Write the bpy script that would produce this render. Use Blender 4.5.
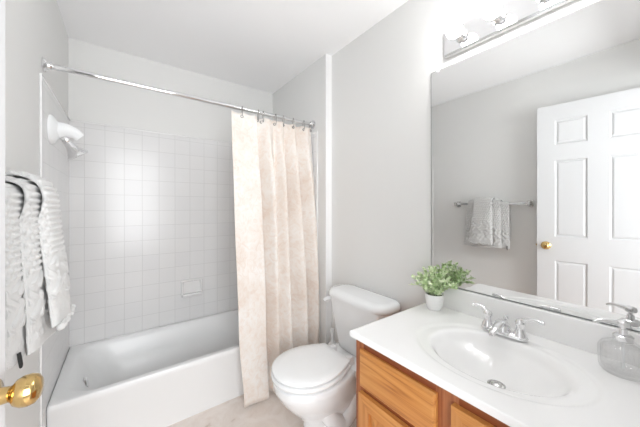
import bpy, bmesh, math, random
from mathutils import Vector, Matrix
PI = math.pi
random.seed(7)
for o in list(bpy.data.objects):
    bpy.data.objects.remove(o)
S = bpy.context.scene
COL = S.collection

# ------------------------------------------------------------------ camera
cam_d = bpy.data.cameras.new('camera')
cam = bpy.data.objects.new('camera', cam_d)
COL.objects.link(cam)
cam.location = (0.30, -2.478, 1.2898)
cam.rotation_euler = (PI / 2, 0, -0.6339)
cam_d.sensor_width = 36
cam_d.lens = 267.65 / 640 * 36
cam_d.shift_y = (207.2 - 213.5) / 640
cam_d.clip_start = 0.01
S.camera = cam

# ------------------------------------------------------------------ light and exposure
S.view_settings.view_transform = 'Standard'
S.view_settings.look = 'None'
S.view_settings.exposure = 1.17
S.view_settings.gamma = 1.0
S.view_settings.use_curve_mapping = False
W = bpy.data.worlds.new('ambient_fill')  # even background fill, added to brighten the room through the doorway
S.world = W
W.use_nodes = True
W.node_tree.nodes['Background'].inputs[0].default_value = (0.95, 0.98, 1.0, 1)
W.node_tree.nodes['Background'].inputs[1].default_value = 0.35


def area(name, loc, rot, sx, sy, power, color=(1, 1, 1)):
    l = bpy.data.lights.new(name, 'AREA')
    l.shape = 'RECTANGLE'
    l.size, l.size_y, l.energy, l.color = sx, sy, power, color
    o = bpy.data.objects.new(name, l)
    o.location, o.rotation_euler = loc, rot
    COL.objects.link(o)
    return o


# unseen fill panel added beyond the doorway, tilted up to brighten room and ceiling
area('doorway_fill', (0.40, -3.80, 1.45), (PI / 2 + .12, 0, 0), 2.60, 1.7, 62, (0.96, 0.98, 1.0))
S.cycles.max_bounces = 18
S.cycles.diffuse_bounces = 12
S.cycles.glossy_bounces = 8
S.cycles.transmission_bounces = 10
S.cycles.transparent_max_bounces = 40
BULB = 18.0

# ------------------------------------------------------------------ materials
def nodes(name):
    m = bpy.data.materials.new(name)
    m.use_nodes = True
    nt = m.node_tree
    return m, nt, nt.nodes['Principled BSDF']


def simple(name, col, rough=.5, metal=0., spec=.5, coat=0., trans=0., ior=1.45):
    m, nt, b = nodes(name)
    b.inputs['Base Color'].default_value = (*col, 1)
    b.inputs['Roughness'].default_value = rough
    b.inputs['Metallic'].default_value = metal
    b.inputs['Specular IOR Level'].default_value = spec
    b.inputs['Coat Weight'].default_value = coat
    b.inputs['Transmission Weight'].default_value = trans
    b.inputs['IOR'].default_value = ior
    return m


def N(nt, t, **kw):
    n = nt.nodes.new(t)
    for k, v in kw.items():
        if hasattr(n, k):
            setattr(n, k, v)
        else:
            n.inputs[k.replace('_', ' ')].default_value = v
    return n


def ramp(nt, stops):
    r = nt.nodes.new('ShaderNodeValToRGB')
    e = r.color_ramp.elements
    while len(e) < len(stops):
        e.new(0.5)
    for i, (p, c) in enumerate(stops):
        e[i].position = p
        e[i].color = (*c, 1)
    return r


def bump(nt, b, height, strength, dist):
    n = nt.nodes.new('ShaderNodeBump')
    n.inputs['Strength'].default_value = strength
    n.inputs['Distance'].default_value = dist
    nt.links.new(height, n.inputs['Height'])
    nt.links.new(n.outputs[0], b.inputs['Normal'])


def paint(name, col, rough=.6):
    m, nt, b = nodes(name)
    b.inputs['Base Color'].default_value = (*col, 1)
    b.inputs['Roughness'].default_value = rough
    tc = N(nt, 'ShaderNodeTexCoord')
    no = N(nt, 'ShaderNodeTexNoise', Scale=180.0, Detail=3.0)
    nt.links.new(tc.outputs['Object'], no.inputs['Vector'])
    bump(nt, b, no.outputs[0], .08, .001)
    return m


def tile(name, axis):
    m, nt, b = nodes(name)
    tc = N(nt, 'ShaderNodeTexCoord')
    sp = N(nt, 'ShaderNodeSeparateXYZ')
    cb = N(nt, 'ShaderNodeCombineXYZ')
    nt.links.new(tc.outputs['Object'], sp.inputs[0])
    a1 = N(nt, 'ShaderNodeMath', operation='ADD')
    a1.inputs[1].default_value = 0.0305 if axis == 0 else 4.5 * .1125 + 2.0 * .1125
    nt.links.new(sp.outputs[axis], a1.inputs[0])
    a2 = N(nt, 'ShaderNodeMath', operation='ADD')
    a2.inputs[1].default_value = 0.012
    nt.links.new(sp.outputs[2], a2.inputs[0])
    nt.links.new(a1.outputs[0], cb.inputs[0])
    nt.links.new(a2.outputs[0], cb.inputs[1])
    br = N(nt, 'ShaderNodeTexBrick', offset=0.0, squash=1.0)
    br.inputs['Scale'].default_value = 1
    br.inputs['Mortar Size'].default_value = .0022
    br.inputs['Mortar Smooth'].default_value = .3
    br.inputs['Brick Width'].default_value = .1120
    br.inputs['Row Height'].default_value = .1160
    br.inputs['Color1'].default_value = (.74, .74, .74, 1)
    br.inputs['Color2'].default_value = (.72, .72, .725, 1)
    br.inputs['Mortar'].default_value = (.63, .63, .63, 1)
    nt.links.new(cb.outputs[0], br.inputs['Vector'])
    nt.links.new(br.outputs['Color'], b.inputs['Base Color'])
    b.inputs['Roughness'].default_value = .2
    b.inputs['Specular IOR Level'].default_value = .4
    inv = N(nt, 'ShaderNodeMath', operation='SUBTRACT')
    inv.inputs[0].default_value = 1
    nt.links.new(br.outputs['Fac'], inv.inputs[1])
    no = N(nt, 'ShaderNodeTexNoise', Scale=9.0, Detail=1.0)
    nt.links.new(tc.outputs['Object'], no.inputs['Vector'])
    mu = N(nt, 'ShaderNodeMath', operation='MULTIPLY_ADD')
    mu.inputs[1].default_value = 1.5
    nt.links.new(no.outputs[0], mu.inputs[0])
    nt.links.new(inv.outputs[0], mu.inputs[2])
    bump(nt, b, mu.outputs[0], .35, .0012)
    return m


def oak(name, grain, c_lo, c_mid, c_hi, seed=0.):
    """honey oak; grain = axis along which the figure runs"""
    m, nt, b = nodes(name)
    tc = N(nt, 'ShaderNodeTexCoord')
    mp = N(nt, 'ShaderNodeMapping')
    sc = [15, 15, 15]
    sc[grain] = .75
    mp.inputs['Scale'].default_value = sc
    mp.inputs['Location'].default_value = (seed, seed * 1.7, seed * .6)
    nt.links.new(tc.outputs['Object'], mp.inputs[0])
    big = N(nt, 'ShaderNodeTexNoise', Scale=1.0, Detail=2.0, Roughness=.45)
    nt.links.new(mp.outputs[0], big.inputs['Vector'])
    mul = N(nt, 'ShaderNodeMath', operation='MULTIPLY')
    mul.inputs[1].default_value = 8.0
    nt.links.new(big.outputs[0], mul.inputs[0])
    fr = N(nt, 'ShaderNodeMath', operation='PINGPONG')
    fr.inputs[1].default_value = .5
    nt.links.new(mul.outputs[0], fr.inputs[0])
    mp2 = N(nt, 'ShaderNodeMapping')
    s2 = [260, 260, 260]
    s2[grain] = 5
    mp2.inputs['Scale'].default_value = s2
    nt.links.new(tc.outputs['Object'], mp2.inputs[0])
    fine = N(nt, 'ShaderNodeTexNoise', Scale=1.0, Detail=2.0)
    nt.links.new(mp2.outputs[0], fine.inputs['Vector'])
    mx = N(nt, 'ShaderNodeMath', operation='MULTIPLY_ADD')
    mx.inputs[1].default_value = .62
    nt.links.new(fine.outputs[0], mx.inputs[0])
    k = N(nt, 'ShaderNodeMath', operation='MULTIPLY')
    k.inputs[1].default_value = .85
    nt.links.new(fr.outputs[0], k.inputs[0])
    nt.links.new(k.outputs[0], mx.inputs[2])
    r = ramp(nt, [(.12, c_lo), (.42, c_mid), (.85, c_hi)])
    nt.links.new(mx.outputs[0], r.inputs[0])
    nt.links.new(r.outputs[0], b.inputs['Base Color'])
    b.inputs['Roughness'].default_value = .38
    bump(nt, b, fine.outputs[0], .15, .0006)
    return m


M = {}
M['wall'] = paint('wall_paint_warm_grey', (.735, .738, .730))
M['ceiling'] = paint('ceiling_paint_white', (.92, .925, .935), .8)
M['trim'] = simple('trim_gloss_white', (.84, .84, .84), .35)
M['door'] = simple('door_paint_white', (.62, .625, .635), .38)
M['tile_x'] = tile('white_tile_long_wall', 0)
M['tile_y'] = tile('white_tile_end_wall', 1)
M['ceramic'] = simple('white_ceramic', (.78, .78, .78), .10, coat=.3)
M['porcelain'] = simple('white_porcelain', (.815, .835, .85), .08, coat=.5)
M['plastic'] = simple('white_plastic', (.83, .845, .855), .22)
M['tub'] = simple('white_enamel', (.80, .81, .815), .3, coat=.05)
M['marble'] = simple('white_cultured_marble', (.91, .91, .91), .14, coat=.3)
M['chrome'] = simple('chrome', (.82, .82, .83), .07, 1.0)
M['brushed'] = simple('brushed_metal', (.62, .61, .60), .25, 1.0)
M['dark_metal'] = simple('dark_steel', (.34, .33, .32), .3, 1.0)
M['brass'] = simple('polished_brass', (.62, .43, .18), .14, 1.0)
M['mirror'] = simple('silvered_glass', (.82, .825, .82), 0.0, 1.0)
M['edge'] = simple('mirror_edge', (.20, .21, .21), .3)
M['glass'] = simple('clear_glass', (1, 1, 1), .02, trans=1.0, ior=1.45)
def m_glass():
    m, nt, b = nodes('thin_clear_glass')
    t = N(nt, 'ShaderNodeBsdfTransparent')
    t.inputs[0].default_value = (.99, .99, .99, 1)
    g_ = N(nt, 'ShaderNodeBsdfGlossy')
    g_.inputs['Roughness'].default_value = .04
    mx = N(nt, 'ShaderNodeMixShader')
    fr = N(nt, 'ShaderNodeLayerWeight', Blend=.25)
    fm = N(nt, 'ShaderNodeMath', operation='MULTIPLY_ADD')
    fm.inputs[1].default_value = .45
    fm.inputs[2].default_value = .05
    nt.links.new(fr.outputs['Facing'], fm.inputs[0])
    nt.links.new(fm.outputs[0], mx.inputs[0])
    nt.links.new(t.outputs[0], mx.inputs[1])
    nt.links.new(g_.outputs[0], mx.inputs[2])
    nt.links.new(mx.outputs[0], nt.nodes['Material Output'].inputs[0])
    return m


M['glass'] = m_glass()
M['clear'] = simple('clear_plastic', (.95, .95, .95), .08, trans=.75, ior=1.3)
M['oak_h'] = oak('honey_oak_flat_grain', 1, (.27, .085, .018), (.53, .215, .052), (.64, .305, .088), 1.3)
M['oak_v'] = oak('honey_oak_upright_grain', 2, (.30, .095, .022), (.49, .195, .052), (.59, .275, .085), 4.1)
M['oak_f'] = oak('reddish_oak_frame', 2, (.17, .045, .016), (.31, .095, .033), (.42, .16, .062), 2.2)
M['oak_fh'] = oak('reddish_oak_rail', 1, (.15, .038, .014), (.24, .062, .02), (.32, .10, .036), 7.7)
M['soil'] = simple('dark_soil', (.035, .028, .02), .9)
M['pot'] = simple('white_glazed_pot', (.86, .86, .86), .3)
M['black'] = simple('black_tape', (.02, .02, .02), .6)


def m_floor():
    m, nt, b = nodes('beige_marbled_vinyl')
    tc = N(nt, 'ShaderNodeTexCoord')
    n1 = N(nt, 'ShaderNodeTexNoise', Scale=7.0, Detail=6.0, Roughness=.6, Distortion=1.2)
    nt.links.new(tc.outputs['Object'], n1.inputs['Vector'])
    r = ramp(nt, [(.28, (.45, .36, .29)), (.40, (.71, .63, .575)), (.6, (.78, .715, .67))])
    nt.links.new(n1.outputs[0], r.inputs[0])
    nt.links.new(r.outputs[0], b.inputs['Base Color'])
    b.inputs['Roughness'].default_value = .35
    return m


def m_curtain():
    m, nt, b = nodes('cream_damask_cloth')
    tc = N(nt, 'ShaderNodeTexCoord')
    mp = N(nt, 'ShaderNodeMapping')
    mp.inputs['Scale'].default_value = (1, .4, .75)
    nt.links.new(tc.outputs['Object'], mp.inputs[0])
    n1 = N(nt, 'ShaderNodeTexNoise', Scale=26.0, Detail=5.0, Roughness=.62, Distortion=1.6)
    nt.links.new(mp.outputs[0], n1.inputs['Vector'])
    r = ramp(nt, [(.34, (.85, .77, .71)), (.48, (.89, .845, .80)), (.62, (.91, .885, .86))])
    nt.links.new(n1.outputs[0], r.inputs[0])
    n3 = N(nt, 'ShaderNodeTexNoise', Scale=5.0, Detail=2.0)
    nt.links.new(mp.outputs[0], n3.inputs['Vector'])
    r3 = ramp(nt, [(.36, (.80, .66, .55)), (.60, (1, 1, 1))])
    nt.links.new(n3.outputs[0], r3.inputs[0])
    mixc = N(nt, 'ShaderNodeMix', data_type='RGBA', blend_type='MULTIPLY')
    mixc.inputs[0].default_value = .30
    nt.links.new(r.outputs[0], mixc.inputs[6])
    nt.links.new(r3.outputs[0], mixc.inputs[7])
    nt.links.new(mixc.outputs[2], b.inputs['Base Color'])
    b.inputs['Roughness'].default_value = .75
    b.inputs['Sheen Weight'].default_value = .2
    n2 = N(nt, 'ShaderNodeTexNoise', Scale=60.0, Detail=4.0)
    nt.links.new(mp.outputs[0], n2.inputs['Vector'])
    bump(nt, b, n2.outputs[0], .25, .003)
    tr = N(nt, 'ShaderNodeBsdfTranslucent')
    nt.links.new(mixc.outputs[2], tr.inputs[0])
    mx = N(nt, 'ShaderNodeMixShader')
    mx.inputs[0].default_value = .18
    nt.links.new(b.outputs[0], mx.inputs[1])
    nt.links.new(tr.outputs[0], mx.inputs[2])
    nt.links.new(mx.outputs[0], nt.nodes['Material Output'].inputs[0])
    return m


def m_towel(name, col):
    m, nt, b = nodes(name)
    b.inputs['Base Color'].default_value = (*col, 1)
    b.inputs['Roughness'].default_value = .95
    b.inputs['Sheen Weight'].default_value = .25
    tc = N(nt, 'ShaderNodeTexCoord')
    n = N(nt, 'ShaderNodeTexNoise', Scale=420.0, Detail=2.0)
    nt.links.new(tc.outputs['Object'], n.inputs['Vector'])
    bump(nt, b, n.outputs[0], .6, .003)
    return m


def m_leaf():
    m, nt, b = nodes('pale_green_leaf')
    tc = N(nt, 'ShaderNodeTexCoord')
    n = N(nt, 'ShaderNodeTexNoise', Scale=55.0, Detail=1.0)
    nt.links.new(tc.outputs['Object'], n.inputs['Vector'])
    r = ramp(nt, [(.30, (.26, .42, .17)), (.43, (.55, .70, .38)), (.62, (.80, .86, .66))])
    nt.links.new(n.outputs[0], r.inputs[0])
    nt.links.new(r.outputs[0], b.inputs['Base Color'])
    b.inputs['Roughness'].default_value = .5
    return m


def m_bulb():
    m, nt, b = nodes('lit_clear_bulb')
    b.inputs['Base Color'].default_value = (1, 1, 1, 1)
    b.inputs['Emission Color'].default_value = (1.0, .995, .985, 1)
    b.inputs['Emission Strength'].default_value = BULB
    return m


M['floor'] = m_floor()
M['curtain'] = m_curtain()
M['towel'] = m_towel('grey_white_terry', (.54, .54, .535))
M['towel2'] = m_towel('white_terry', (.58, .58, .575))
M['leaf'] = m_leaf()
M['bulb'] = m_bulb()

# ------------------------------------------------------------------ mesh helpers
def add_box(bm, x0, x1, y0, y1, z0, z1, bev=0., seg=2):
    t = bmesh.new()
    bmesh.ops.create_cube(t, size=1)
    for v in t.verts:
        v.co = Vector((x0 + (v.co.x + .5) * (x1 - x0), y0 + (v.co.y + .5) * (y1 - y0), z0 + (v.co.z + .5) * (z1 - z0)))
    if bev:
        bmesh.ops.bevel(t, geom=list(t.edges), offset=bev, segments=seg, profile=.5, affect='EDGES')
    merge(bm, t)
    return bm


def merge(bm, t, mat=None):
    if mat is not None:
        bmesh.ops.transform(t, matrix=mat, verts=t.verts)
    mp = {}
    for v in t.verts:
        mp[v] = bm.verts.new(v.co)
    for f in t.faces:
        try:
            bm.faces.new([mp[v] for v in f.verts])
        except ValueError:
            pass
    t.free()


def loft(bm, loops, cap0=True, cap1=True, closed=True):
    rings = [[bm.verts.new(p) for p in l] for l in loops]
    n = len(rings[0])
    for a, b in zip(rings[:-1], rings[1:]):
        for i in range(n if closed else n - 1):
            j = (i + 1) % n
            bm.faces.new((a[i], a[j], b[j], b[i]))
    if cap0:
        bm.faces.new(rings[0][::-1])
    if cap1:
        bm.faces.new(rings[-1])
    return bm


def tube(bm, pts, rad, n=14, cap=True):
    pts = [Vector(p) for p in pts]
    rs = rad if isinstance(rad, (list, tuple)) else [rad] * len(pts)
    loops = []
    up = None
    for i, p in enumerate(pts):
        d = (pts[min(i + 1, len(pts) - 1)] - pts[max(i - 1, 0)]).normalized()
        if up is None:
            a = Vector((0, 0, 1)) if abs(d.z) < .9 else Vector((1, 0, 0))
        else:
            a = up
        u = (a - d * a.dot(d)).normalized()
        w = d.cross(u)
        up = u
        loops.append([p + (u * math.cos(2 * PI * k / n) + w * math.sin(2 * PI * k / n)) * rs[i] for k in range(n)])
    return loft(bm, loops, cap, cap)


def curve(pts, n=8):
    """Catmull-Rom through points (tuples of any length)"""
    P = [tuple(p) for p in pts]
    P = [P[0]] + P + [P[-1]]
    out = []
    for i in range(1, len(P) - 2):
        for k in range(n):
            t = k / n
            out.append(tuple(.5 * (2 * b + (c - a) * t + (2 * a - 5 * b + 4 * c - d) * t * t + (3 * b - a - 3 * c + d) * t ** 3)
                             for a, b, c, d in zip(P[i - 1], P[i], P[i + 1], P[i + 2])))
    out.append(P[-2])
    return out


def lathe(bm, prof, origin=(0, 0, 0), axis=(0, 0, 1), n=32, mod=None):
    """prof = [(r, h)]; mod(angle, h) multiplies r"""
    o = Vector(origin)
    ax = Vector(axis).normalized()
    a = Vector((1, 0, 0)) if abs(ax.x) < .9 else Vector((0, 1, 0))
    u = (a - ax * a.dot(ax)).normalized()
    w = ax.cross(u)
    loops = []
    for r, h in prof:
        L = []
        for k in range(n):
            t = 2 * PI * k / n
            rr = max(r, 1e-5) * (mod(t, h) if mod else 1)
            L.append(o + ax * h + (u * math.cos(t) + w * math.sin(t)) * rr)
        loops.append(L)
    return loft(bm, loops)


def rrect(cx, cy, hx, hy, r, z, n=8):
    r = min(r, hx, hy)
    L = []
    for q, (sx, sy) in enumerate(((1, 1), (-1, 1), (-1, -1), (1, -1))):
        for k in range(n + 1):
            t = q * PI / 2 + k / n * PI / 2
            L.append(Vector((cx + sx * (hx - r) + r * math.cos(t), cy + sy * (hy - r) + r * math.sin(t), z)))
    return L


def obj(name, bm, mat, parent=None, smooth=40, origin=None):
    me = bpy.data.meshes.new(name)
    bmesh.ops.recalc_face_normals(bm, faces=bm.faces)
    bm.to_mesh(me)
    bm.free()
    me.materials.append(mat)
    if smooth:
        me.shade_smooth()
        me.set_sharp_from_angle(angle=math.radians(smooth))
    o = bpy.data.objects.new(name, me)
    COL.objects.link(o)
    if parent is not None:
        # meshes are written in world metres: undo the offset of the parent
        o.parent = parent
        bpy.context.view_layer.update()
        o.matrix_parent_inverse = parent.matrix_world.inverted()
    elif origin is not None:
        v = Vector(origin)
        me.transform(Matrix.Translation(-v))
        o.location = v
    return o


def B():
    return bmesh.new()


def thing(name, label, cat, loc, group=None):
    o = bpy.data.objects.new(name, None)
    COL.objects.link(o)
    o.empty_display_size = .05
    o.location = loc
    o['label'] = label
    o['category'] = cat
    if group:
        o['group'] = group
    bpy.context.view_layer.update()
    return o


def tag(o, label, cat, group=None):
    o['label'] = label
    o['category'] = cat
    if group:
        o['group'] = group
    return o


def struct(name, bm, mat, smooth=0, parent=None):
    o = obj(name, bm, mat, parent, smooth)
    if parent is None:
        o['kind'] = 'structure'
    return o


# ------------------------------------------------------------------ the room
XR = 1.58        # right wall
XN = 1.524       # end wall of the tub alcove
YN = -0.883      # where the alcove end wall stops
YF = -2.50       # wall with the doorway, behind the camera
H = 2.4417
T = 1.8796       # top of tiling
YT = -0.775      # front edge of tiling
struct('floor', add_box(B(), -.12, XR + .12, -4.4, .12, -.06, 0), M['floor'])
struct('ceiling', add_box(B(), -.12, XR + .12, YF - .12, .12, H, H + .06), M['ceiling'])
struct('wall_left', add_box(B(), -.12, 0, YF - .12, .12, 0, H), M['wall'])
struct('wall_back', add_box(B(), 0, XR + .12, 0, .12, 0, H), M['wall'])
struct('wall_right', add_box(B(), XR, XR + .12, YF - .12, 0, 0, H), M['wall'])
struct('wall_end', add_box(B(), XN, XR, YN, 0, 0, H), M['wall'])
bm = B()
add_box(bm, 0, .025, YF - .12, YF, 0, H)
add_box(bm, .765, XR, YF - .12, YF, 0, H)
add_box(bm, .025, .765, YF - .12, YF, 2.106, H)
struct('wall_front', bm, M['wall'])
# tile slabs over the tub, rounded cap tile along the free edges
TH = .006
bm = add_box(B(), TH, XN - TH, -TH, 0, .30, T)
struct('wall_back_tile', bm, M['tile_x'])
bm = add_box(B(), 0, TH, YT, 0, .0, T)
struct('wall_left_tile', bm, M['tile_y'])
bm = add_box(B(), XN - TH, XN, YT, 0, .0, T)
struct('wall_end_tile', bm, M['tile_y'])
bm = B()
add_box(bm, 0, .009, YT - .012, YT + .006, 0, T + .008, .003)
add_box(bm, 0, .009, YT, 0, T - .004, T + .008, .003)
struct('trim_1', bm, M['ceramic'], 40)
bm = add_box(B(), .009, XN - .009, -.009, 0, T - .004, T + .008, .003)
struct('trim_2', bm, M['ceramic'], 40)
bm = B()
add_box(bm, XN - .009, XN, YT - .012, YT + .006, 0, T + .008, .003)
add_box(bm, XN - .009, XN, YT, 0, T - .004, T + .008, .003)
struct('trim_3', bm, M['ceramic'], 40)
# corner board on the stub of wall beside the tub
struct('trim_4', add_box(B(), XN, XR, YN - .004, YN, 0, H, 0), M['trim'])
# baseboards
struct('baseboard_left', add_box(B(), 0, .013, YF, YT - .014, 0, .085, .004), M['trim'], 40)
struct('baseboard_right', add_box(B(), XR - .013, XR, -1.712, YN - .005, 0, .085, .004), M['trim'], 40)
# door casing round the opening behind the camera
bm = B()
add_box(bm, .765, .83, YF, YF + .014, 0, 2.17, .004)
add_box(bm, .004, .7645, YF, YF + .0135, 2.106, 2.1695, .004)
struct('trim_5', bm, M['trim'], 40)

# ------------------------------------------------------------------ six panel door, open against the left wall
HX, HY = .042, -2.468
EX, EY = .132, -1.768
DW = math.hypot(EX - HX, EY - HY)
ang = math.atan2(EY - HY, EX - HX)
DZ0, DZ1, DT = .012, 2.092, .035
bm = B()
xs = [0, .11, .292, DW - .292, DW - .11, DW]
xs = [0, DW - .11 - .182 - .110 - .182, 0, 0, 0, DW]
xs = [0, .112, .304, .414, DW - .110, DW]
zs = [DZ0, .25, .872, 1.060, 1.655, 1.78, 1.968, DZ1]
for side, y in ((0, 0.), (1, DT)):
    g = [[bm.verts.new((x, y, z)) for z in zs] for x in xs]
    fs = []
    for i in range(5):
        for j in range(7):
            q = (g[i][j], g[i + 1][j], g[i + 1][j + 1], g[i][j + 1])
            f = bm.faces.new(q if side == 0 else q[::-1])
            if i in (1, 3) and j in (1, 3, 5):
                fs.append(f)
    bm.normal_update()
    bmesh.ops.inset_individual(bm, faces=fs, thickness=.004, depth=-.006)
    bmesh.ops.inset_individual(bm, faces=fs, thickness=.010, depth=-.003)
    bmesh.ops.inset_individual(bm, faces=fs, thickness=.018, depth=.006)
    if side == 0:
        g0 = g
edge = []
for (a, b) in ((0, 0), ):
    pass
def rim(gr):
    L = [gr[i][0] for i in range(6)] + [gr[5][j] for j in range(1, 8)] + [gr[i][7] for i in range(4, -1, -1)] + [gr[0][j] for j in range(6, 0, -1)]
    return L
ra, rb = rim(g0), rim(g)
for i in range(len(ra)):
    j = (i + 1) % len(ra)
    bm.faces.new((ra[i], rb[i], rb[j], ra[j]))
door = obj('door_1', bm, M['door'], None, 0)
door['kind'] = 'structure'
door.location = (HX, HY, 0)
door.rotation_euler = (0, 0, ang)
bpy.context.view_layer.update()


def on_door(name, bm, mat, smooth=40):
    o = obj(name, bm, mat, None, smooth)
    o.parent = door
    return o


KX, KZ = DW - .056, .985
bm = B()
for sgn, y0 in ((-1, 0.), (1, DT)):
    lathe(bm, [(.001, 0), (.032, 0), (.032, .004), (.026, .010), (.0135, .013), (.012, .026), (.014, .030), (.020, .034), (.0240, .042),
               (.0245, .050), (.022, .058), (.015, .063), (.001, .065)], (KX, y0, KZ), (0, sgn, 0), 32)
k = on_door('door_knob', bm, M['brass'])
k['label'] = 'round polished brass knob'
bm = add_box(B(), DW - .0005, DW + .0015, .006, .029, KZ - .028, KZ + .028)
lathe(bm, [(.001, 0), (.008, 0), (.006, .009), (.001, .010)], (DW, .0175, KZ), (1, 0, 0), 12)
on_door('latch_plate', bm, M['brass'])
for z in (.25, 1.05, 1.88):
    bm = B()
    tube(bm, [(-.006, -.006, z - .045), (-.006, -.006, z + .045)], .006, 10)
    add_box(bm, -.004, .03, -.0015, 0, z - .044, z + .044)
    on_door('hinge', bm, M['brass'])

# ------------------------------------------------------------------ bathtub
HT, WT = .345, .705
bm = B()
xc, yc = XN / 2, -WT / 2
e = .007
hx0, hy0 = XN / 2 - e, WT / 2 - e / 2 - .004
yc = -(hy0 + .008)
loops = [rrect(xc, yc + .006, hx0, hy0 - .014, .008, 0), rrect(xc, yc + .006, hx0, hy0 - .014, .008, .025),
         rrect(xc, yc + .006, hx0, hy0 - .012, .008, .04), rrect(xc, yc + .003, hx0, hy0 - .006, .008, HT - .055),
         rrect(xc, yc, hx0, hy0, .01, HT - .035), rrect(xc, yc, hx0, hy0, .012, HT - .012),
         rrect(xc, yc, hx0 - .004, hy0 - .004, .012, HT - .003), rrect(xc, yc, hx0 - .012, hy0 - .012, .014, HT),
         rrect(xc, yc - .004, hx0 - .045, hy0 - .036, .15, HT), rrect(xc, yc - .004, hx0 - .054, hy0 - .043, .15, HT - .005),
         rrect(xc + .005, yc - .004, hx0 - .070, hy0 - .054, .15, HT - .03), rrect(xc + .01, yc - .004, hx0 - .115, hy0 - .080, .15, HT - .13),
         rrect(xc + .02, yc - .004, hx0 - .16, hy0 - .115, .16, .09), rrect(xc + .02, yc - .004, hx0 - .20, hy0 - .15, .13, .06),
         rrect(xc + .02, yc - .004, hx0 - .30, hy0 - .22, .10, .052)]
loft(bm, loops)
tubt = obj('bathtub', bm, M['tub'], None, 35, (xc, yc, 0))
tag(tubt, 'white built-in bathtub with plain apron in tiled alcove', 'bathtub')
bm = B()
lathe(bm, [(.001, 0), (.036, 0), (.036, .004), (.030, .010), (.001, .012)], (.118, yc, .235), (1, 0, .25), 24)
o = obj('overflow_plate', bm, M['chrome'], tubt)
bm = B()
lathe(bm, [(.001, 0), (.03, 0), (.028, .004), (.001, .006)], (.40, yc, .0515), (0, 0, 1), 24)
obj('tub_drain', bm, M['chrome'], tubt)

# ------------------------------------------------------------------ soap dish on the tiled wall
cx, cz = .766, .617
sd = thing('soap_dish', 'white ceramic soap dish set into tiled wall above tub', 'soap dish', (cx, -.006, cz))
bm = B()
w, h = .082, .066
def rect_loop(hw, hh, r, y):
    return [Vector((p.x, y, p.y)) for p in rrect(cx, cz, hw, hh, r, 0, 5)]
loft(bm, [rect_loop(w, h, .012, -.006), rect_loop(w, h, .012, -.020), rect_loop(w - .005, h - .005, .012, -.028), rect_loop(w - .012, h - .012, .010, -.028),
          rect_loop(w - .017, h - .016, .008, -.020), rect_loop(w - .019, h - .018, .008, -.0085)])
obj('frame', bm, M['ceramic'], sd)
bm = B()
prof = [(-.010, -h - .004), (-.034, -h - .008), (-.056, -h - .002), (-.062, -h + .012), (-.057, -h + .022), (-.044, -h + .018), (-.010, -h + .018)]
loops = []
for x, s in ((-w + .006, .86), (-w + .014, 1), (w - .014, 1), (w - .006, .86)):
    loops.append([Vector((cx + x, -.006 + (y + .006) * s, cz + z)) for y, z in prof])
loft(bm, loops)
obj('lip', bm, M['ceramic'], sd)

# ------------------------------------------------------------------ shower head on the left wall
sx, sy, sz = 0.006, -.595, 1.680
sh = thing('wall_shower', 'white shower arm with clear flared head high on left tiled wall', 'shower head', (sx, sy, sz))
bm = B()
lathe(bm, [(.001, 0), (.074, 0), (.074, .006), (.066, .016), (.046, .026), (.036, .034), (.001, .035)], (sx, sy, sz), (1, 0, 0), 32)
obj('wall_flange', bm, M['plastic'], sh)
bm = B()
pts = curve([(sx + .02, sy, sz, .042), (sx + .05, sy + .006, sz + .006, .037), (sx + .085, sy + .016, sz - .002, .031), (sx + .108, sy + .024, sz - .020, .025)], 6)
tube(bm, [p[:3] for p in pts], [p[3] for p in pts], 20)
obj('arm', bm, M['plastic'], sh)
hd = Vector((.52, .12, -.84)).normalized()
ho = Vector((sx + .055, sy + .008, sz - .040))
bm = B()
lathe(bm, [(.001, -.016), (.016, -.014), (.02, 0), (.018, .014), (.013, .022), (.001, .024)], ho, hd, 20)
obj('ball_joint', bm, M['chrome'], sh)
bm = B()
lathe(bm, [(.001, .016), (.016, .016), (.020, .034), (.026, .052), (.040, .074), (.046, .084), (.046, .092), (.040, .095), (.001, .092)], ho, hd, 32,
      lambda t, hh: 1 + .03 * math.cos(12 * t))
obj('spray_head', bm, M['chrome'], sh)

# ------------------------------------------------------------------ shower rod, rings and curtain
RY, RZ = -.7215, 1.95
rod = thing('shower_rod', 'straight chrome shower rod spanning the tub alcove', 'shower rod', (0, RY, RZ))
bm = B()
tube(bm, [(.004, RY, RZ), (XN - .004, RY, RZ)], .0125, 20)
obj('tube', bm, M['chrome'], rod)
for x, s in ((0.001, 1), (XN - .001, -1)):
    bm = B()
    lathe(bm, [(.001, 0), (.033, 0), (.033, .005), (.026, .009), (.019, .013), (.018, .03), (.015, .034), (.001, .034)], (x, RY, RZ), (s, 0, 0), 28)
    for t in (.7, 2.8, 4.9):
        lathe(bm, [(.001, .0), (.005, .004), (.004, .0075), (.001, .009)], (x + s * .003, RY + .027 * math.cos(t), RZ + .027 * math.sin(t)), (s, 0, 0), 10)
    obj('end_flange', bm, M['chrome'], rod)

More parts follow.
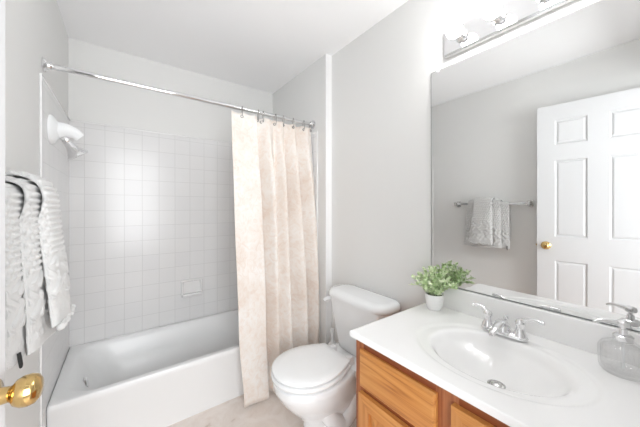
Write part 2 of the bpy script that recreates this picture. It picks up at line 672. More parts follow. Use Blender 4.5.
ZT, ZB = 1.922, .022
def smooth(a, b, t):
    t = min(1, max(0, (t - a) / (b - a)))
    return t * t * (3 - 2 * t)
FOLD = [0, .275, .315, .42, .49, .58, .64, .76, .81, .93, 1.0]       # crest / trough stations along the cloth
FY = [0.55, .75, -1.0, .9, -.55, .8, -.95, .95, -.8, .8, .1]
def foldf(u):
    for i in range(len(FOLD) - 1):
        if u <= FOLD[i + 1]:
            t = (u - FOLD[i]) / (FOLD[i + 1] - FOLD[i])
            t = t * t * (3 - 2 * t)
            return FY[i] + (FY[i + 1] - FY[i]) * t
    return FY[-1]
def cpt(u, z):
    v = (ZT - z) / (ZT - ZB)
    xl = .868 + .012 * smooth(.4, .85, v) + .034 * smooth(.75, 1, v)
    xr = 1.498 + .028 * smooth(0, .4, v)
    um = u + .012 * math.sin(5 * v + 9 * u) * smooth(0, .3, v) * u * (1 - u) * 4
    x = xl + (xr - xl) * u
    out = .088 * smooth(.02, .80, v)
    amp = .019 + .038 * smooth(0, .25, v) - .006 * smooth(.6, 1, v)
    y = RY - out - amp * foldf(um) - .006 * math.sin(3 * v + 14 * u)
    # the sewn rings pull the top hem up in small scallops
    return Vector((min(x, 1.519), y, z))
bm = B()
NU, NV = 150, 70
g = []
for j in range(NV + 1):
    z0 = ZT + (ZB - ZT) * j / NV
    g.append([bm.verts.new(cpt(i / NU, z0 - (.010 * abs(math.sin(i / NU * PI * 8)) if j == 0 else 0))) for i in range(NU + 1)])
for j in range(NV):
    for i in range(NU):
        bm.faces.new((g[j][i], g[j][i + 1], g[j + 1][i + 1], g[j + 1][i]))
cur = obj('shower_curtain', bm, M['curtain'], None, 180)
so = cur.modifiers.new('cloth', 'SOLIDIFY')
so.thickness = .0015
tag(cur, 'cream patterned shower curtain gathered at right end of rod', 'shower curtain')
RX = [.942, 1.056, 1.093, 1.19, 1.252, 1.337, 1.432, 1.492]
RL = ['leftmost metal curtain ring, alone over the wide flat cloth', 'second curtain ring from the left on the rod',
      'third curtain ring from the left, close beside the second', 'fourth curtain ring from the left on the rod',
      'fifth curtain ring from the left on the rod', 'sixth curtain ring from the left on the rod',
      'seventh curtain ring from the left, next to last', 'last curtain ring at the right end of the rod']
for i, x in enumerate(RX):
    bm = B()
    n = 28
    pts = []
    for k in range(n + 1):
        t = 2 * PI * k / n
        pts.append((x + .004 * math.sin(t), RY - .004 + .019 * math.sin(t), RZ - .023 + .038 * math.cos(t)))
    tube(bm, pts, .0022, 8)
    o = obj('curtain_ring', bm, M['dark_metal'], None, 60, (x, RY, RZ))
    tag(o, RL[i], 'curtain ring', 'metal rings holding the shower curtain')
    u = (x - .876) / (1.5 - .876)
    p = cpt(u, ZT - .030)
    bm = B()
    r0, r1 = .0105, .006
    loops = [[Vector((p.x + r * math.cos(2 * PI * k / 18), p.y + yy, p.z + r * math.sin(2 * PI * k / 18))) for k in range(18)]
             for r, yy in ((r1, -.002), (r0, -.003), (r0, .004), (r1, .003), (r1, -.002))]
    loft(bm, loops, False, False)
    obj('grommet', bm, M['dark_metal'], cur)

# ------------------------------------------------------------------ toilet
TY = -1.275
toi = thing('toilet', 'white two-piece toilet with closed lid between tub and vanity', 'toilet', (1.25, TY, 0))
def egg(xf, xr_, hw, z, xc=None, n=48, pw=2.0):
    xc = xc if xc is not None else xf + (xr_ - xf) * .5
    L = []
    for k in range(n):
        t = 2 * PI * k / n
        c, s_ = math.cos(t), math.sin(t)
        a = (xr_ - xc) if c > 0 else (xc - xf)
        q = 2.0 / pw if c > 0 else 1.0
        L.append(Vector((xc + a * math.copysign(abs(c) ** q, c), TY + hw * math.copysign(abs(s_) ** q, s_), z)))
    return L
bm = B()
loft(bm, [egg(1.05, 1.50, .112, 0, 1.28, pw=3), egg(1.05, 1.50, .112, .02, 1.28, pw=3), egg(1.065, 1.49, .100, .035, 1.28, pw=3),
          egg(1.085, 1.47, .084, .10, 1.27, pw=3), egg(1.075, 1.46, .086, .15, 1.25, pw=3), egg(1.03, 1.45, .108, .20, 1.20, pw=2.6),
          egg(.985, 1.44, .140, .25, 1.16, pw=2.4), egg(.945, 1.43, .163, .30, 1.13, pw=2.3), egg(.926, 1.42, .172, .335, 1.12, pw=2.2),
          egg(.914, 1.41, .177, .358, 1.115, pw=2.2), egg(.914, 1.41, .177, .386, 1.115, pw=2.2), egg(.924, 1.40, .168, .394, 1.115, pw=2.2)])
# rear deck that carries the tank
loft(bm, [rrect(1.46, TY, .09, .085, .04, .14), rrect(1.46, TY, .10, .10, .04, .25), rrect(1.445, TY, .115, .125, .04, .33), rrect(1.44, TY, .125, .150, .045, .365),
          rrect(1.44, TY, .125, .155, .045, .391), rrect(1.44, TY, .118, .148, .04, .398)])
for s in (-1, 1):                                                  # the trapway bulging out of both flanks
    pts = curve([(1.15, TY + s * .062, .24, .045), (1.20, TY + s * .074, .16, .048), (1.27, TY + s * .076, .10, .046), (1.34, TY + s * .078, .14, .047),
                 (1.38, TY + s * .078, .22, .048), (1.43, TY + s * .070, .20, .046), (1.46, TY + s * .064, .10, .046), (1.47, TY + s * .06, .03, .05)], 5)
    tube(bm, [p[:3] for p in pts], [p[3] for p in pts], 16)
obj('bowl', bm, M['porcelain'], toi, 50)
for s in (-1, 1):
    bm = B()
    lathe(bm, [(.001, 0.002), (.016, 0.002), (.016, .012), (.010, .022), (.001, .024)], (1.33, TY + s * .100, .018), (0, 0, 1), 18)
    obj('bolt_cap', bm, M['plastic'], toi)
def seat_outline(xf, xr_, hw, hr, z, n=20, rc=.02):
    xm = xf + hw * 1.08
    P = []
    for k in range(n + 1):                                        # front half ellipse, from +y to -y
        t = PI / 2 + PI * k / n
        P.append((xm + (xm - xf) * math.cos(t), hw * math.sin(t)))
    R_ = []
    for k in range(1, 11):
        t = k / 10
        x = xm + (xr_ - xm - rc) * t
        R_.append((x, -(hw - (hw - hr) * t ** 1.9)))
    y1 = R_[-1][1]
    C_ = [(xr_ - rc + rc * math.sin(a), y1 + rc * (1 - math.cos(a)) * .9) for a in (PI / 8, PI / 4, 3 * PI / 8, PI / 2)]
    half = R_ + C_
    P = P + half + [(x, -y) for x, y in half[::-1]]
    return [Vector((x, TY + y, z)) for x, y in P]
def so_(d, z, xf=.903, xr_=1.312, hw=.182, hr=.128):
    return seat_outline(xf + d, xr_ - d, hw - d, hr - d, z)
bm = B()                                                           # the seat ring
lo = [so_(.014, 0.4030), so_(.002, 0.4090), so_(0, 0.4170), so_(.002, 0.4240), so_(.007, 0.4280), so_(.05, 0.4280), so_(.056, 0.4140), so_(.056, 0.4040), so_(.050, 0.4030), so_(.014, 0.4030)]
loft(bm, lo, False, False)
obj('seat', bm, M['plastic'], toi, 50)
bm = B()
loft(bm, [so_(0.032, 0.4365), so_(0.005, 0.4385), so_(0.003, 0.4430), so_(0.004, 0.4480), so_(0.009, 0.4520), so_(0.052, 0.4560), so_(0.102, 0.4570)])
obj('lid', bm, M['plastic'], toi, 50)
for s in (-1, 1):
    bm = B()
    loft(bm, [rrect(1.335, TY + s * .075, .022, .020, .008, .396), rrect(1.335, TY + s * .075, .022, .020, .008, .432), rrect(1.335, TY + s * .075, .016, .014, .008, .441)])
    obj('hinge_cap', bm, M['plastic'], toi)
TKY = TY - .035
def bow(x0, x1, hy, z, b, r=.04):
    """rounded rectangle whose front (low x) side bows out"""
    L = rrect((x0 + x1) / 2, TKY - .006, (x1 - x0) / 2, hy, r, z, 8)
    out = []
    for p in L:
        q = (p.y - TKY + .006) / hy
        f = (x1 - p.x) / (x1 - x0)
        out.append(Vector((p.x - f * b * (1 - q * q), p.y, p.z)))
    return out
bm = B()
loft(bm, [bow(1.420, 1.556, .150, .398, .012), bow(1.412, 1.560, .165, .408, .014), bow(1.408, 1.562, .175, .45, .016), bow(1.392, 1.566, .215, .63, .018), bow(1.388, 1.567, .226, .716, .018)])
obj('tank', bm, M['porcelain'], toi, 50)
bm = B()
loft(bm, [bow(1.386, 1.569, .228, .717, .02, .07), bow(1.372, 1.573, .246, .722, .022, .085), bow(1.370, 1.574, .250, .737, .022, .085), bow(1.374, 1.572, .246, .751, .022, .085),
          bow(1.386, 1.566, .234, .760, .02, .08), bow(1.42, 1.54, .20, .764, .015, .05)])
obj('tank_lid', bm, M['porcelain'], toi, 60)
bm = B()
lathe(bm, [(.001, 0), (.014, 0), (.014, .008), (.008, .011), (.008, .02), (.001, .02)], (1.425, TKY + .212, .682), (0, 1, 0), 18)
pts = curve([(1.430, TKY + .232, .682, .011), (1.412, TKY + .240, .683, .013), (1.390, TKY + .248, .678, .014), (1.376, TKY + .252, .668, .010)], 5)
tube(bm, [p[:3] for p in pts], [p[3] for p in pts], 12)
o = obj('flush_lever', bm, M['plastic'], toi)

# toilet brush in the gap beside the tank
bx, by = 1.505, -.985
tb = thing('toilet_brush', 'white toilet brush in its holder beside the toilet tank', 'toilet brush', (bx, by, 0))
bm = B()
lathe(bm, [(.001, 0), (.056, 0), (.058, .01), (.050, .06), (.042, .15), (.041, .26), (.047, .305), (.044, .308), (.036, .25), (.001, .24)], (bx, by, 0), (0, 0, 1), 28)
obj('holder', bm, M['plastic'], tb)
bm = B()
lathe(bm, [(.001, .245), (.012, .25), (.034, .29), (.031, .312), (.016, .325), (.011, .34), (.012, .38), (.015, .405), (.013, .42), (.001, .426)], (bx, by, 0), (0, 0, 1), 20)
obj('handle', bm, M['plastic'], tb)

# ------------------------------------------------------------------ vanity cabinet
CX0, CX1 = 1.041, XR - .004           # face of the frame, back
CY0, CY1 = YF + .008, -1.711          # far right end, left side
CZ1 = .782
van = thing('vanity_cabinet', 'honey oak vanity cabinet under the white sink top', 'cabinet', ((CX0 + CX1) / 2, (CY0 + CY1) / 2, 0))
bm = B()
add_box(bm, CX0 + .018, CX1, CY1 - .016, CY1, 0, CZ1)
add_box(bm, CX0 + .018, CX1, CY0, CY0 + .016, 0, CZ1)
add_box(bm, CX0 + .018, CX1, CY0 + .016, CY1 - .016, .09, .106)
add_box(bm, CX1 - .008, CX1, CY0 + .016, CY1 - .016, .106, CZ1)
add_box(bm, CX0 + .06, CX0 + .075, CY0 + .016, CY1 - .016, 0, .09)
obj('carcass', bm, M['oak_v'], van, 0)
ST = -2.079                            # middle stile centre
f0, f1 = CX0, CX0 + .018
for a, b in ((CY1 - .040, CY1), (CY0, CY0 + .030), (ST - .034, ST + .034)):
    obj('frame_stile', add_box(B(), f0, f1, a, b, .09, CZ1, .0012), M['oak_f'], van, 30)
for a, b in ((CY0 + .030, ST - .034), (ST + .034, CY1 - .040)):
    obj('frame_rail', add_box(B(), f0 + .0004, f1, a, b, CZ1 - .045, CZ1, .0008), M['oak_fh'], van, 30)
    obj('frame_rail', add_box(B(), f0 + .0004, f1, a, b, .09, .128, .0008), M['oak_fh'], van, 30)
obj('frame_rail', add_box(B(), f0 + .0004, f1, ST + .034, CY1 - .040, .575, .630, .0008), M['oak_fh'], van, 30)
dx0, dx1 = CX0 - .019, CX0 - .0005     # overlay fronts
def front_loop(y0, y1, z0, z1, x, d):
    return [Vector((x, y0 + d, z0 + d)), Vector((x, y1 - d, z0 + d)), Vector((x, y1 - d, z1 - d)), Vector((x, y0 + d, z1 - d))]
def slab(bm, y0, y1, z0, z1):
    loft(bm, [front_loop(y0, y1, z0, z1, dx1, 0), front_loop(y0, y1, z0, z1, dx0 + .009, 0), front_loop(y0, y1, z0, z1, dx0 + .005, .003), front_loop(y0, y1, z0, z1, dx0 + .001, .007), front_loop(y0, y1, z0, z1, dx0, .010)])
    return bm
obj('drawer_front', slab(B(), -2.052, -1.742, .608, .748), M['oak_h'], van, 20)
def thing_part(name, parent, loc):
    o = bpy.data.objects.new(name, None)
    COL.objects.link(o)
    o.empty_display_size = .03
    o.parent = parent
    o.location = Vector(loc) - parent.matrix_world.translation
    bpy.context.view_layer.update()
    return o
def framed_door(y0, y1, z0, z1):
    fw = .052
    d = None
    # two stiles, mitred onto the rails, round a raised panel
    st = None
    for a, s in ((y0, 1), (y1, -1)):
        bm = B()
        q = [(a, z0), (a + s * fw, z0 + fw), (a + s * fw, z1 - fw), (a, z1)]
        loft(bm, [[Vector((x, y, z)) for y, z in q] for x in (dx1, dx0 + .001)])
        if st is None:
            st = thing_part('door', van, (dx1, (y0 + y1) / 2, (z0 + z1) / 2))
        obj('door_stile', bm, M['oak_v'], st, 20)
    for a, s in ((z0, 1), (z1, -1)):
        bm = B()
        q = [(y0, a), (y0 + fw, a + s * fw), (y1 - fw, a + s * fw), (y1, a)]
        loft(bm, [[Vector((x, y, z)) for y, z in q] for x in (dx1, dx0 + .001)])
        obj('door_rail', bm, M['oak_h'], st, 20)
    bm = B()
    p0, p1, r0, r1 = y0 + fw - .001, y1 - fw + .001, z0 + fw - .001, z1 - fw + .001
    loft(bm, [front_loop(p0, p1, r0, r1, dx1, 0), front_loop(p0, p1, r0, r1, dx0 + .011, 0), front_loop(p0, p1, r0, r1, dx0 + .011, .006),
              front_loop(p0, p1, r0, r1, dx0 + .003, .034), front_loop(p0, p1, r0, r1, dx0 + .003, .036)])
    obj('raised_panel', bm, M['oak_v'], st, 15)
framed_door(-2.052, -1.742, .115, .586)
framed_door(-2.470, -2.100, .115, .748)

# ------------------------------------------------------------------ one-piece top with sink and backsplash
KX0, KX1 = 1.020, XR - .002
KY0, KY1 = YF + .004, -1.696
KZ1, KTH = .804, .021
SX, SY = 1.285, -2.103
def zt(x, y):
    e1 = math.hypot((x - SX) / .205, (y - SY) / .256)
    e2 = math.hypot((x - SX) / .168, (y - SY) / .203)
    z = -.0045 * (1 - smooth(.93, 1.0, e1))
    if e2 < 1.06:
        t = max(0, min(1, (1.06 - e2) / 1.06))
        z -= .088 * (1 - (1 - t) ** 2.1) * smooth(0, .20, t) + .004 * t
    ed = min(x - KX0, KY1 - y)
    if ed < .005:
        z -= .005 - math.sqrt(max(0, .005 ** 2 - (.005 - ed) ** 2))
    return KZ1 + z
bm = B()
def stations(a, b, n, r=.010):
    L = [a + (b - a) * k / n for k in range(n + 1)]
    return L
xsg = [KX0, KX0 + .0005, KX0 + .0015, KX0 + .003, KX0 + .005] + stations(KX0 + .010, KX1 - .018, 84)
ysg = stations(KY0, KY1 - .010, 120) + [KY1 - .005, KY1 - .003, KY1 - .0015, KY1 - .0005, KY1]
g = [[bm.verts.new((x, y, zt(x, y))) for y in ysg] for x in xsg]
for i in range(len(xsg) - 1):
    for j in range(len(ysg) - 1):
        bm.faces.new((g[i][j], g[i + 1][j], g[i + 1][j + 1], g[i][j + 1]))
rimv = [g[i][0] for i in range(len(xsg))] + [g[-1][j] for j in range(1, len(ysg))] + [g[i][-1] for i in range(len(xsg) - 2, -1, -1)] + [g[0][j] for j in range(len(ysg) - 2, 0, -1)]
lowv = [bm.verts.new((v.co.x, v.co.y, KZ1 - KTH)) for v in rimv]
for i in range(len(rimv)):
    j = (i + 1) % len(rimv)
    bm.faces.new((rimv[i], lowv[i], lowv[j], rimv[j]))
# underside lip and the backsplash
add_box(bm, KX1 - .020, KX1, KY0, KY1, KZ1 - KTH, .905, .004, 3)
add_box(bm, KX0 + .0005, KX0 + .024, KY0, KY1, KZ1 - KTH, KZ1 - KTH + .004)
top = obj('bathroom_sink', bm, M['marble'], None, 60, (1.3, -2.1, KZ1 - KTH))
tag(top, 'white one-piece vanity top with oval sink and backsplash', 'sink')
dx_, dy_ = SX - .003, SY - .012
zd = zt(dx_, dy_)
bm = B()
lathe(bm, [(.001, -.004), (.026, -.004), (.026, .0025), (.021, .004), (.019, .001), (.001, .001)], (dx_, dy_, zd), (0, 0, 1), 28)
lathe(bm, [(.001, .001), (.015, .001), (.016, .006), (.012, .009), (.001, .010)], (dx_, dy_, zd), (0, 0, 1), 24)
o = obj('drain_stopper', bm, M['brushed'], top)
o['label'] = 'metal pop-up drain'

# ------------------------------------------------------------------ faucet
fx, fy, fz = 1.478, -2.066, KZ1
fa = thing('faucet', 'chrome two-handle centerset faucet behind the oval sink', 'faucet', (fx, fy, fz))
bm = B()
def oval(hx, hy, z):
    L = []
    for k in range(40):
        t = 2 * PI * k / 40
        L.append(Vector((fx + hx * math.copysign(abs(math.cos(t)) ** .8, math.cos(t)), fy + hy * math.copysign(abs(math.sin(t)) ** .7, math.sin(t)), z)))
    return L
loft(bm, [oval(.027, .078, fz + .0005), oval(.028, .079, fz + .006), oval(.025, .076, fz + .012), oval(.019, .070, fz + .016), oval(.014, .05, fz + .018)])
obj('base_plate', bm, M['chrome'], fa)
bm = B()
loops = []
for x, z, hw, hz in ((.012, .012, .012, .006), (.010, .03, .022, .014), (-.010, .045, .021, .014), (-.04, .048, .017, .010), (-.075, .041, .0135, .008), (-.102, .030, .0115, .007), (-.108, .024, .010, .006)):
    loops.append([Vector((fx + x + (hz * .5 * math.cos(2 * PI * k / 20) * (-.3)), fy + hw * math.sin(2 * PI * k / 20), fz + z + hz * math.cos(2 * PI * k / 20))) for k in range(20)])
loft(bm, loops)
lathe(bm, [(.001, 0.008), (.027, .008), (.022, .022), (.018, .038), (.014, .050), (.001, .054)], (fx, fy, fz), (0, 0, 1), 28)
obj('spout', bm, M['chrome'], fa)
bm = B()
lathe(bm, [(.001, 0), (.009, 0), (.009, .009), (.001, .010)], (fx - .100, fy, fz + .029), (-.35, 0, -1), 18)
obj('aerator', bm, M['brushed'], fa)
for s in (1, -1):
    hy = fy + s * .054
    bm = B()
    lathe(bm, [(.001, .010), (.022, .010), (.021, .020), (.014, .032), (.0115, .044), (.0155, .054), (.0165, .062), (.012, .071), (.001, .074)], (fx, hy, fz), (0, 0, 1), 26)
    hb = obj('handle', bm, M['chrome'], fa)
    bm = B()
    up = .002 if s > 0 else .001
    rl = .78 if s > 0 else 1.0
    pts = curve([(fx, hy, fz + .062, .0100), (fx - .001, hy + s * .014 * rl, fz + .074, .0085), (fx - .002, hy + s * .026 * rl, fz + .080 + up * .3, .0066), (fx - .004, hy + s * .050 * rl, fz + .083 + up, .006), (fx - .005, hy + s * .066 * rl, fz + .080 + up * 1.3, .0064)], 6)
    tube(bm, [p[:3] for p in pts], [p[3] for p in pts], 14)
    lathe(bm, [(.001, -.008), (.006, -.006), (.008, 0), (.006, .006), (.001, .008)], pts[-1][:3], (0, s, .1), 14)
    obj('lever', bm, M['chrome'], hb)
bm = B()
lathe(bm, [(.001, .01), (.003, .01), (.003, .040), (.0045, .042), (.0085, .048), (.0095, .054), (.0075, .061), (.001, .064)], (fx + .026, fy, fz), (0, 0, 1), 18)
obj('lift_rod', bm, M['chrome'], fa)

# ------------------------------------------------------------------ soap dispenser
jx, jy, jz = 1.482, -2.372, KZ1 + .0005
so_d = thing('soap_dispenser', 'clear ribbed glass soap dispenser with chrome pump on the vanity top', 'soap dispenser', (jx, jy, jz))
bm = B()
rib = lambda t, h: 1 + (.035 * abs(math.cos(11 * t)) if .008 < h < .074 else 0)
lathe(bm, [(.001, 0), (.044, 0), (.049, .006), (.050, .014), (.051, .04), (.051, .068), (.047, .080), (.034, .088), (.019, .091), (.018, .097),
           (.014, .097), (.014, .088), (.030, .082), (.043, .074), (.046, .066), (.046, .02), (.042, .011), (.001, .009)], (jx, jy, jz), (0, 0, 1), 132, rib)
obj('glass_bottle', bm, M['glass'], so_d, 60)
bm = B()
lathe(bm, [(.001, .094), (.021, .094), (.022, .098), (.022, .108), (.018, .112), (.010, .114), (.0085, .128), (.001, .128)], (jx, jy, jz), (0, 0, 1), 28)
obj('collar', bm, M['chrome'], so_d)
bm = B()
lathe(bm, [(.001, .122), (.0055, .122), (.0055, .134), (.014, .136), (.0155, .142), (.0145, .150), (.008, .154), (.001, .155)], (jx, jy, jz), (0, 0, 1), 24)
pts = curve([(jx, jy, jz + .144, .008), (jx - .012, jy + .024, jz + .145, .0065), (jx - .022, jy + .044, jz + .144, .0055), (jx - .029, jy + .057, jz + .137, .0045)], 6)
tube(bm, [p[:3] for p in pts], [p[3] for p in pts], 12)
obj('pump', bm, M['chrome'], so_d)
bm = B()
tube(bm, [(jx, jy, jz + .012), (jx, jy, jz + .095)], .003, 8)
obj('dip_tube', bm, M['plastic'], so_d)

# ------------------------------------------------------------------ potted plant
px_, py_, pz_ = 1.497, -1.772, KZ1 + .0005
pl = thing('potted_plant', 'small leafy green plant in white pot at back corner of vanity top', 'plant', (px_, py_, pz_))
bm = B()
lathe(bm, [(.001, 0), (.027, 0), (.030, .003), (.037, .025), (.041, .05), (.0425, .072), (.040, .074), (.038, .070), (.036, .060), (.001, .058)], (px_, py_, pz_), (0, 0, 1), 36)
obj('pot', bm, M['pot'], pl)
bm = B()
lathe(bm, [(.001, .058), (.0362, .060), (.034, .066), (.001, .069)], (px_, py_, pz_), (0, 0, 1), 24)
obj('soil', bm, M['soil'], pl)
rnd = random.Random(11)
bs, bl = B(), B()
def leaf(bm, p, d, nrm, L, Wd):
    d = d.normalized()
    s_ = d.cross(nrm)
    if s_.length < 1e-3:
        s_ = d.cross(Vector((1, .2, .3)))
    s_.normalize()
    n_ = s_.cross(d)
    row = []
    for t, w in ((0, .08), (.25, .8), (.5, 1), (.78, .75), (1, .05)):
        c = p + d * (L * t) + n_ * (L * .18 * t * t)
        row.append((bm.verts.new(c - s_ * Wd * w * .5), bm.verts.new(c - n_ * Wd * .10 * w), bm.verts.new(c + s_ * Wd * w * .5)))
    for a, b in zip(row[:-1], row[1:]):
        bm.faces.new((a[0], a[1], b[1], b[0]))
        bm.faces.new((a[1], a[2], b[2], b[1]))
XLIM = 1.567
for i in range(40):
    az = 2 * PI * i * .381966
    el = math.sqrt((i + .5) / 40)
    out = .112 * el * rnd.uniform(.85, 1.12)
    hgt = .128 - .098 * el ** 2.0 + rnd.uniform(-.022, .018)
    b0 = Vector((px_ + .018 * el * math.cos(az), py_ + .018 * el * math.sin(az), pz_ + .064))
    tip = Vector((px_ + out * math.cos(az) * .93, py_ + out * math.sin(az) * 1.06, pz_ + .064 + hgt))
    mid = (b0 + tip) / 2 + Vector((0, 0, .022 * el))
    if tip.x > XLIM - .006: tip.x = XLIM - .006
    if tip.z < .93 and tip.x > 1.505: tip.z = .93
    pts = [Vector(q) for q in curve([tuple(b0), tuple(mid), tuple(tip)], 6)]
    tube(bs, pts, [.0011 - .0006 * k / (len(pts) - 1) for k in range(len(pts))], 5)
    for k in range(3, len(pts)):
        d = (pts[k] - pts[k - 1]).normalized()
        for q in range(2):
            a = rnd.uniform(0, 2 * PI) + q * PI
            side = Vector((math.cos(a), math.sin(a), rnd.uniform(-.1, .6)))
            dd = (d * .5 + side).normalized()
            L = rnd.uniform(.014, .022)
            if pts[k].x + dd.x * L > XLIM: dd.x = -abs(dd.x)
            leaf(bl, pts[k], dd, Vector((rnd.uniform(-.4, .4), rnd.uniform(-.4, .4), 1)), L, L * rnd.uniform(.55, .75))
    leaf(bl, pts[-1], (pts[-1] - pts[-2]) * Vector((.3, 1, 1)), Vector((.3, .2, 1)), .012, .009)
for b_ in (bs, bl):                                               # nothing grows into the backsplash or the top
    for v in b_.verts:
        if v.co.z < .910 and v.co.x > 1.553: v.co.x = 1.553 - .3 * (v.co.x - 1.553)
        if v.co.z < KZ1 + .012: v.co.z = KZ1 + .012
obj('stems', bs, M['leaf'], pl)
obj('foliage', bl, M['leaf'], pl)

# ------------------------------------------------------------------ wall mirror
MY0, MY1, MZ0, MZ1 = -2.490, -1.7096, .9085, 1.9754
mi = thing('wall_mirror', 'large frameless wall mirror above the sink', 'mirror', (XR, (MY0 + MY1) / 2, MZ0))
obj('mirror_glass', add_box(B(), 1.5741, 1.5785, MY0, MY1, MZ0, MZ1), M['mirror'], mi, 0)
bm = B()
e_ = .0022
add_box(bm, 1.5739, XR, MY1, MY1 + e_, MZ0, MZ1)
add_box(bm, 1.5739, XR, MY0, MY1 + e_, MZ1, MZ1 + .0016)
add_box(bm, 1.5715, XR, MY0, MY1 + e_, MZ0 - .0012, MZ0 + .0008)
obj('edge', bm, M['edge'], mi, 0)
for y in (-1.745, -2.40):
    bm = B()
    add_box(bm, 1.5705, XR, y - .009, y + .009, MZ1 - .008, MZ1 + .014, .002)
    obj('clip', bm, M['plastic'], mi)

# ------------------------------------------------------------------ vanity light bar
LY0, LY1, LZ0, LZ1 = -2.415, -1.784, 2.016, 2.139
vl = thing('vanity_light', 'chrome vanity light bar with lit round bulbs above mirror', 'light', (XR, (LY0 + LY1) / 2, (LZ0 + LZ1) / 2))
M['housing'] = simple('white_enamel_housing', (.88, .88, .88), .35)
obj('housing', add_box(B(), 1.5595, XR - .0005, LY0 + .002, LY1 - .002, LZ0 + .002, LZ1 - .002, .002), M['housing'], vl, 30)
bm = B()
loft(bm, [[Vector((x, y, z)) for y, z in ((LY0 + d, LZ0 + d), (LY1 - d, LZ0 + d), (LY1 - d, LZ1 - d), (LY0 + d, LZ1 - d))] for x, d in ((1.5594, .0), (1.559, 0), (1.558, .003), (1.555, .010), (1.555, .012))])
obj('back_plate', bm, M['chrome'], vl, 20)
LZ = (LZ0 + LZ1) / 2 - .002
for y in (-1.874, -2.025, -2.176, -2.327):
    bm = B()
    lathe(bm, [(.001, 0), (.028, 0), (.028, .003), (.020, .007), (.0185, .010), (.0185, .032), (.016, .036), (.001, .036)], (1.5555, y, LZ), (-1, 0, 0), 24)
    for h_ in (.014, .020, .026):
        lathe(bm, [(.0180, h_ - .002), (.0198, h_), (.0180, h_ + .002)], (1.5555, y, LZ), (-1, 0, 0), 24)
    s = obj('socket', bm, M['chrome'], vl)
    bm = B()
    prof = [(.001, .030), (.013, .030), (.014, .040), (.0165, .047)]
    for k in range(1, 14):
        t = -.95 + (PI / 2 + .95) * k / 13
        prof.append((.034 * math.cos(t), .074 + .034 * math.sin(t)))
    lathe(bm, prof, (1.5555, y, LZ), (-1, 0, 0), 28)
    obj('bulb', bm, M['bulb'], s)

# ------------------------------------------------------------------ towel bar and towels on the left wall
BZ, BX = 1.322, .066
BY0, BY1 = -1.708, -1.063
tbar = thing('towel_bar', 'square metal towel bar on grey left wall next to door', 'towel bar', (0, (BY0 + BY1) / 2, BZ))
bm = add_box(B(), BX - .0075, BX + .0075, BY0 + .01, BY1 - .01, BZ - .0095, BZ + .0095, .002)
obj('bar', bm, M['chrome'], tbar)
for y in (BY0, BY1):
    bm = B()
    s = 1 if y < -1.4 else -1
    add_box(bm, .0005, .010, y - .004, y + .030 if s > 0 else y + .004, BZ - .028, BZ + .028, .003) if s > 0 else add_box(bm, .0005, .010, y - .030, y + .004, BZ - .028, BZ + .028, .003)
    a, b = (y, y + .022) if s > 0 else (y - .022, y)
    add_box(bm, .008, .084, a, b, BZ - .019, BZ + .019, .003)
    obj('bracket', bm, M['brushed'], tbar)


def towel(name, y0, y1, prof_in, thick, zbot_front, zbot_back, label, mat, pattern, sag=0., NY=90, flare=0., roll=.050):
    """cloth hung over the bar: prof_in is the (x, z) line of its inner surface from back hem to front hem"""
    pr = curve(prof_in, 12)
    n = len(pr)
    # arc length
    s_ = [0]
    for a, b in zip(pr[:-1], pr[1:]):
        s_.append(s_[-1] + math.hypot(b[0] - a[0], b[1] - a[1]))
    vs = [(j / NY) ** 1.5 for j in range(NY + 1)]
    Wd = y1 - y0
    base, inn, arc = [], [], []
    for i in range(n):
        a, b = pr[max(i - 1, 0)], pr[min(i + 1, n - 1)]
        tx, tz = b[0] - a[0], b[1] - a[1]
        l = math.hypot(tx, tz)
        nx, nz = -tz / l, tx / l
        ro, ri, ar = [], [], [0.]
        for v in vs:
            front = smooth(BX, BX + .03, pr[i][0])
            down = max(0, (BZ - pr[i][1]) / .4)
            yy = y0 + Wd * v + flare * down * front * (v - .35)
            wav = .004 * math.sin(9 * v + 3 * down) * down
            drop = -sag * down * math.sin(PI * v) + .004 * math.sin(7 * v) * down
            th = thick * (1 - .5 * abs(2 * v - 1) ** 12) * (.75 if i in (0, n - 1) else 1)
            q = max(0., 1 - v * Wd / roll)
            curl = (1 - math.sqrt(max(0., 1 - q * q))) * .020 * front * smooth(.02, .2, down)
            p = Vector((pr[i][0] + wav * front - curl * .55, yy, pr[i][1] + drop))
            o_ = Vector((p.x + nx * th - curl * .45, yy, p.z + nz * th))
            if ro:
                ar.append(ar[-1] + (o_ - ro[-1]).length)
            ri.append(p)
            ro.append(o_)
        base.append(ro)
        inn.append(ri)
        arc.append(ar)
    outer, inner = [], []
    bm = B()
    for i in range(n):
        ro = []
        for j in range(NY + 1):
            di = base[min(i + 1, n - 1)][j] - base[max(i - 1, 0)][j]
            dj = base[i][min(j + 1, NY)] - base[i][max(j - 1, 0)]
            nm = dj.cross(di).normalized()
            hgt = pattern(s_[i] / s_[-1], arc[i][j] / Wd, s_[-1], Wd)
            ro.append(bm.verts.new(base[i][j] - nm * hgt if nm.dot(base[i][j] - inn[i][j]) < 0 else base[i][j] + nm * hgt))
        outer.append(ro)
        inner.append([bm.verts.new(p) for p in inn[i]])
    for i in range(n - 1):
        for j in range(NY):
            bm.faces.new((outer[i][j], outer[i + 1][j], outer[i + 1][j + 1], outer[i][j + 1]))
            bm.faces.new((inner[i][j], inner[i][j + 1], inner[i + 1][j + 1], inner[i + 1][j]))
        for j in (0, NY):
            bm.faces.new((outer[i][j], inner[i][j], inner[i + 1][j], outer[i + 1][j]))
    for i in (0, n - 1):
        for j in range(NY):
            bm.faces.new((outer[i][j], inner[i][j], inner[i][j + 1], outer[i][j + 1]))
    o = obj(name, bm, mat, None, 180)
    return o


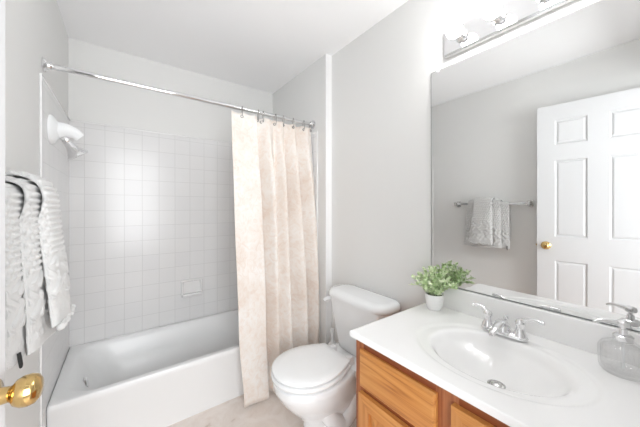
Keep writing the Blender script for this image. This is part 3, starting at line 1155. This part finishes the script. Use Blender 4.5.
def hobnail(u, v, L, Wd):
    d = (1 - u) * L                                               # distance from the front hem
    y = v * Wd
    if d < .028: return .0
    if d < .075: return .002 * math.sin(y * 160) * math.sin(d * 130)
    if d < .20:                                                    # scrolled border
        return .0058 * smooth(.25, .6, math.sin(y * 110 + 1.9 * math.sin(d * 85)) * math.cos(d * 75 + 1.5 * math.sin(y * 70)) + .25)
    r = int(d / .0165)
    return .0062 * math.sin(PI * d / .0165) ** 2 * math.sin(PI * (y / .0180 + .5 * (r % 2))) ** 2


def dense(p, z0, z1, k):
    return [(p[0][0] + (p[1][0] - p[0][0]) * t / k, z0 + (z1 - z0) * t / k) for t in range(k + 1)]
def drape(off, zb, zf, xb, xf_top, xf_bot, k=9):
    """back hem, up, over the bar, down to the front hem"""
    r = .0105 + off
    L = [(xb, zb + (BZ - zb) * t / 5) for t in range(5)]
    L += [(BX - r * math.cos(a), BZ + r * math.sin(a)) for a in (0.1, PI * .25, PI * .5, PI * .75, PI - .1)]
    for t in range(1, k + 1):
        q = t / k
        L.append((BX + r + (xf_bot - BX - r) * q ** 1.2, BZ + (zf - BZ) * q))
    return L


t1 = towel('bath_towel', -1.552, -1.215, drape(0.0, .96, .916, BX - .014, 0, .094, 12), .010, 0, 0, '', M['towel'], hobnail, .006, 130, .03)
tag(t1, 'wide grey white sculpted towel hung over bar under a smaller towel', 'towel')
# the towel is folded lengthways: the second layer lies over the first
t1b = towel('folded_layer', -1.490, -1.212, drape(.0215, .99, .920, BX - .034, 0, .120, 12), .010, 0, 0, '', M['towel'], hobnail, .010, 120, .05)
t1b.parent = t1
bm = B()
pts = curve([(.100, -1.548, .945), (.104, -1.552, .918), (.105, -1.550, .911), (.106, -1.546, .918), (.102, -1.543, .945)], 5)
tube(bm, pts, .0022, 6)
hl = obj('hang_loop', bm, M['black'], t1)
hl['label'] = 'black loop'
t2 = towel('hand_towel', -1.430, -1.272, drape(.0425, 1.02, .957, BX - .052, 0, .153, 12), .010, 0, 0, '', M['towel2'], hobnail, .004, 70, .05)
tag(t2, 'narrow grey white towel with knotted fringe laid over the wider towel', 'towel')
bm = B()
rr = random.Random(3)
for k in range(11):
    y = -1.440 + .182 * k / 10
    c = Vector((.160 + rr.uniform(-.003, .003), y, .953 + rr.uniform(-.004, .004)))
    t = bmesh.new()
    bmesh.ops.create_icosphere(t, subdivisions=2, radius=.0095)
    for v in t.verts:
        v.co = v.co * rr.uniform(.88, 1.12) + c
    merge(bm, t)
fr_ = obj('fringe', bm, M['towel2'], t2)
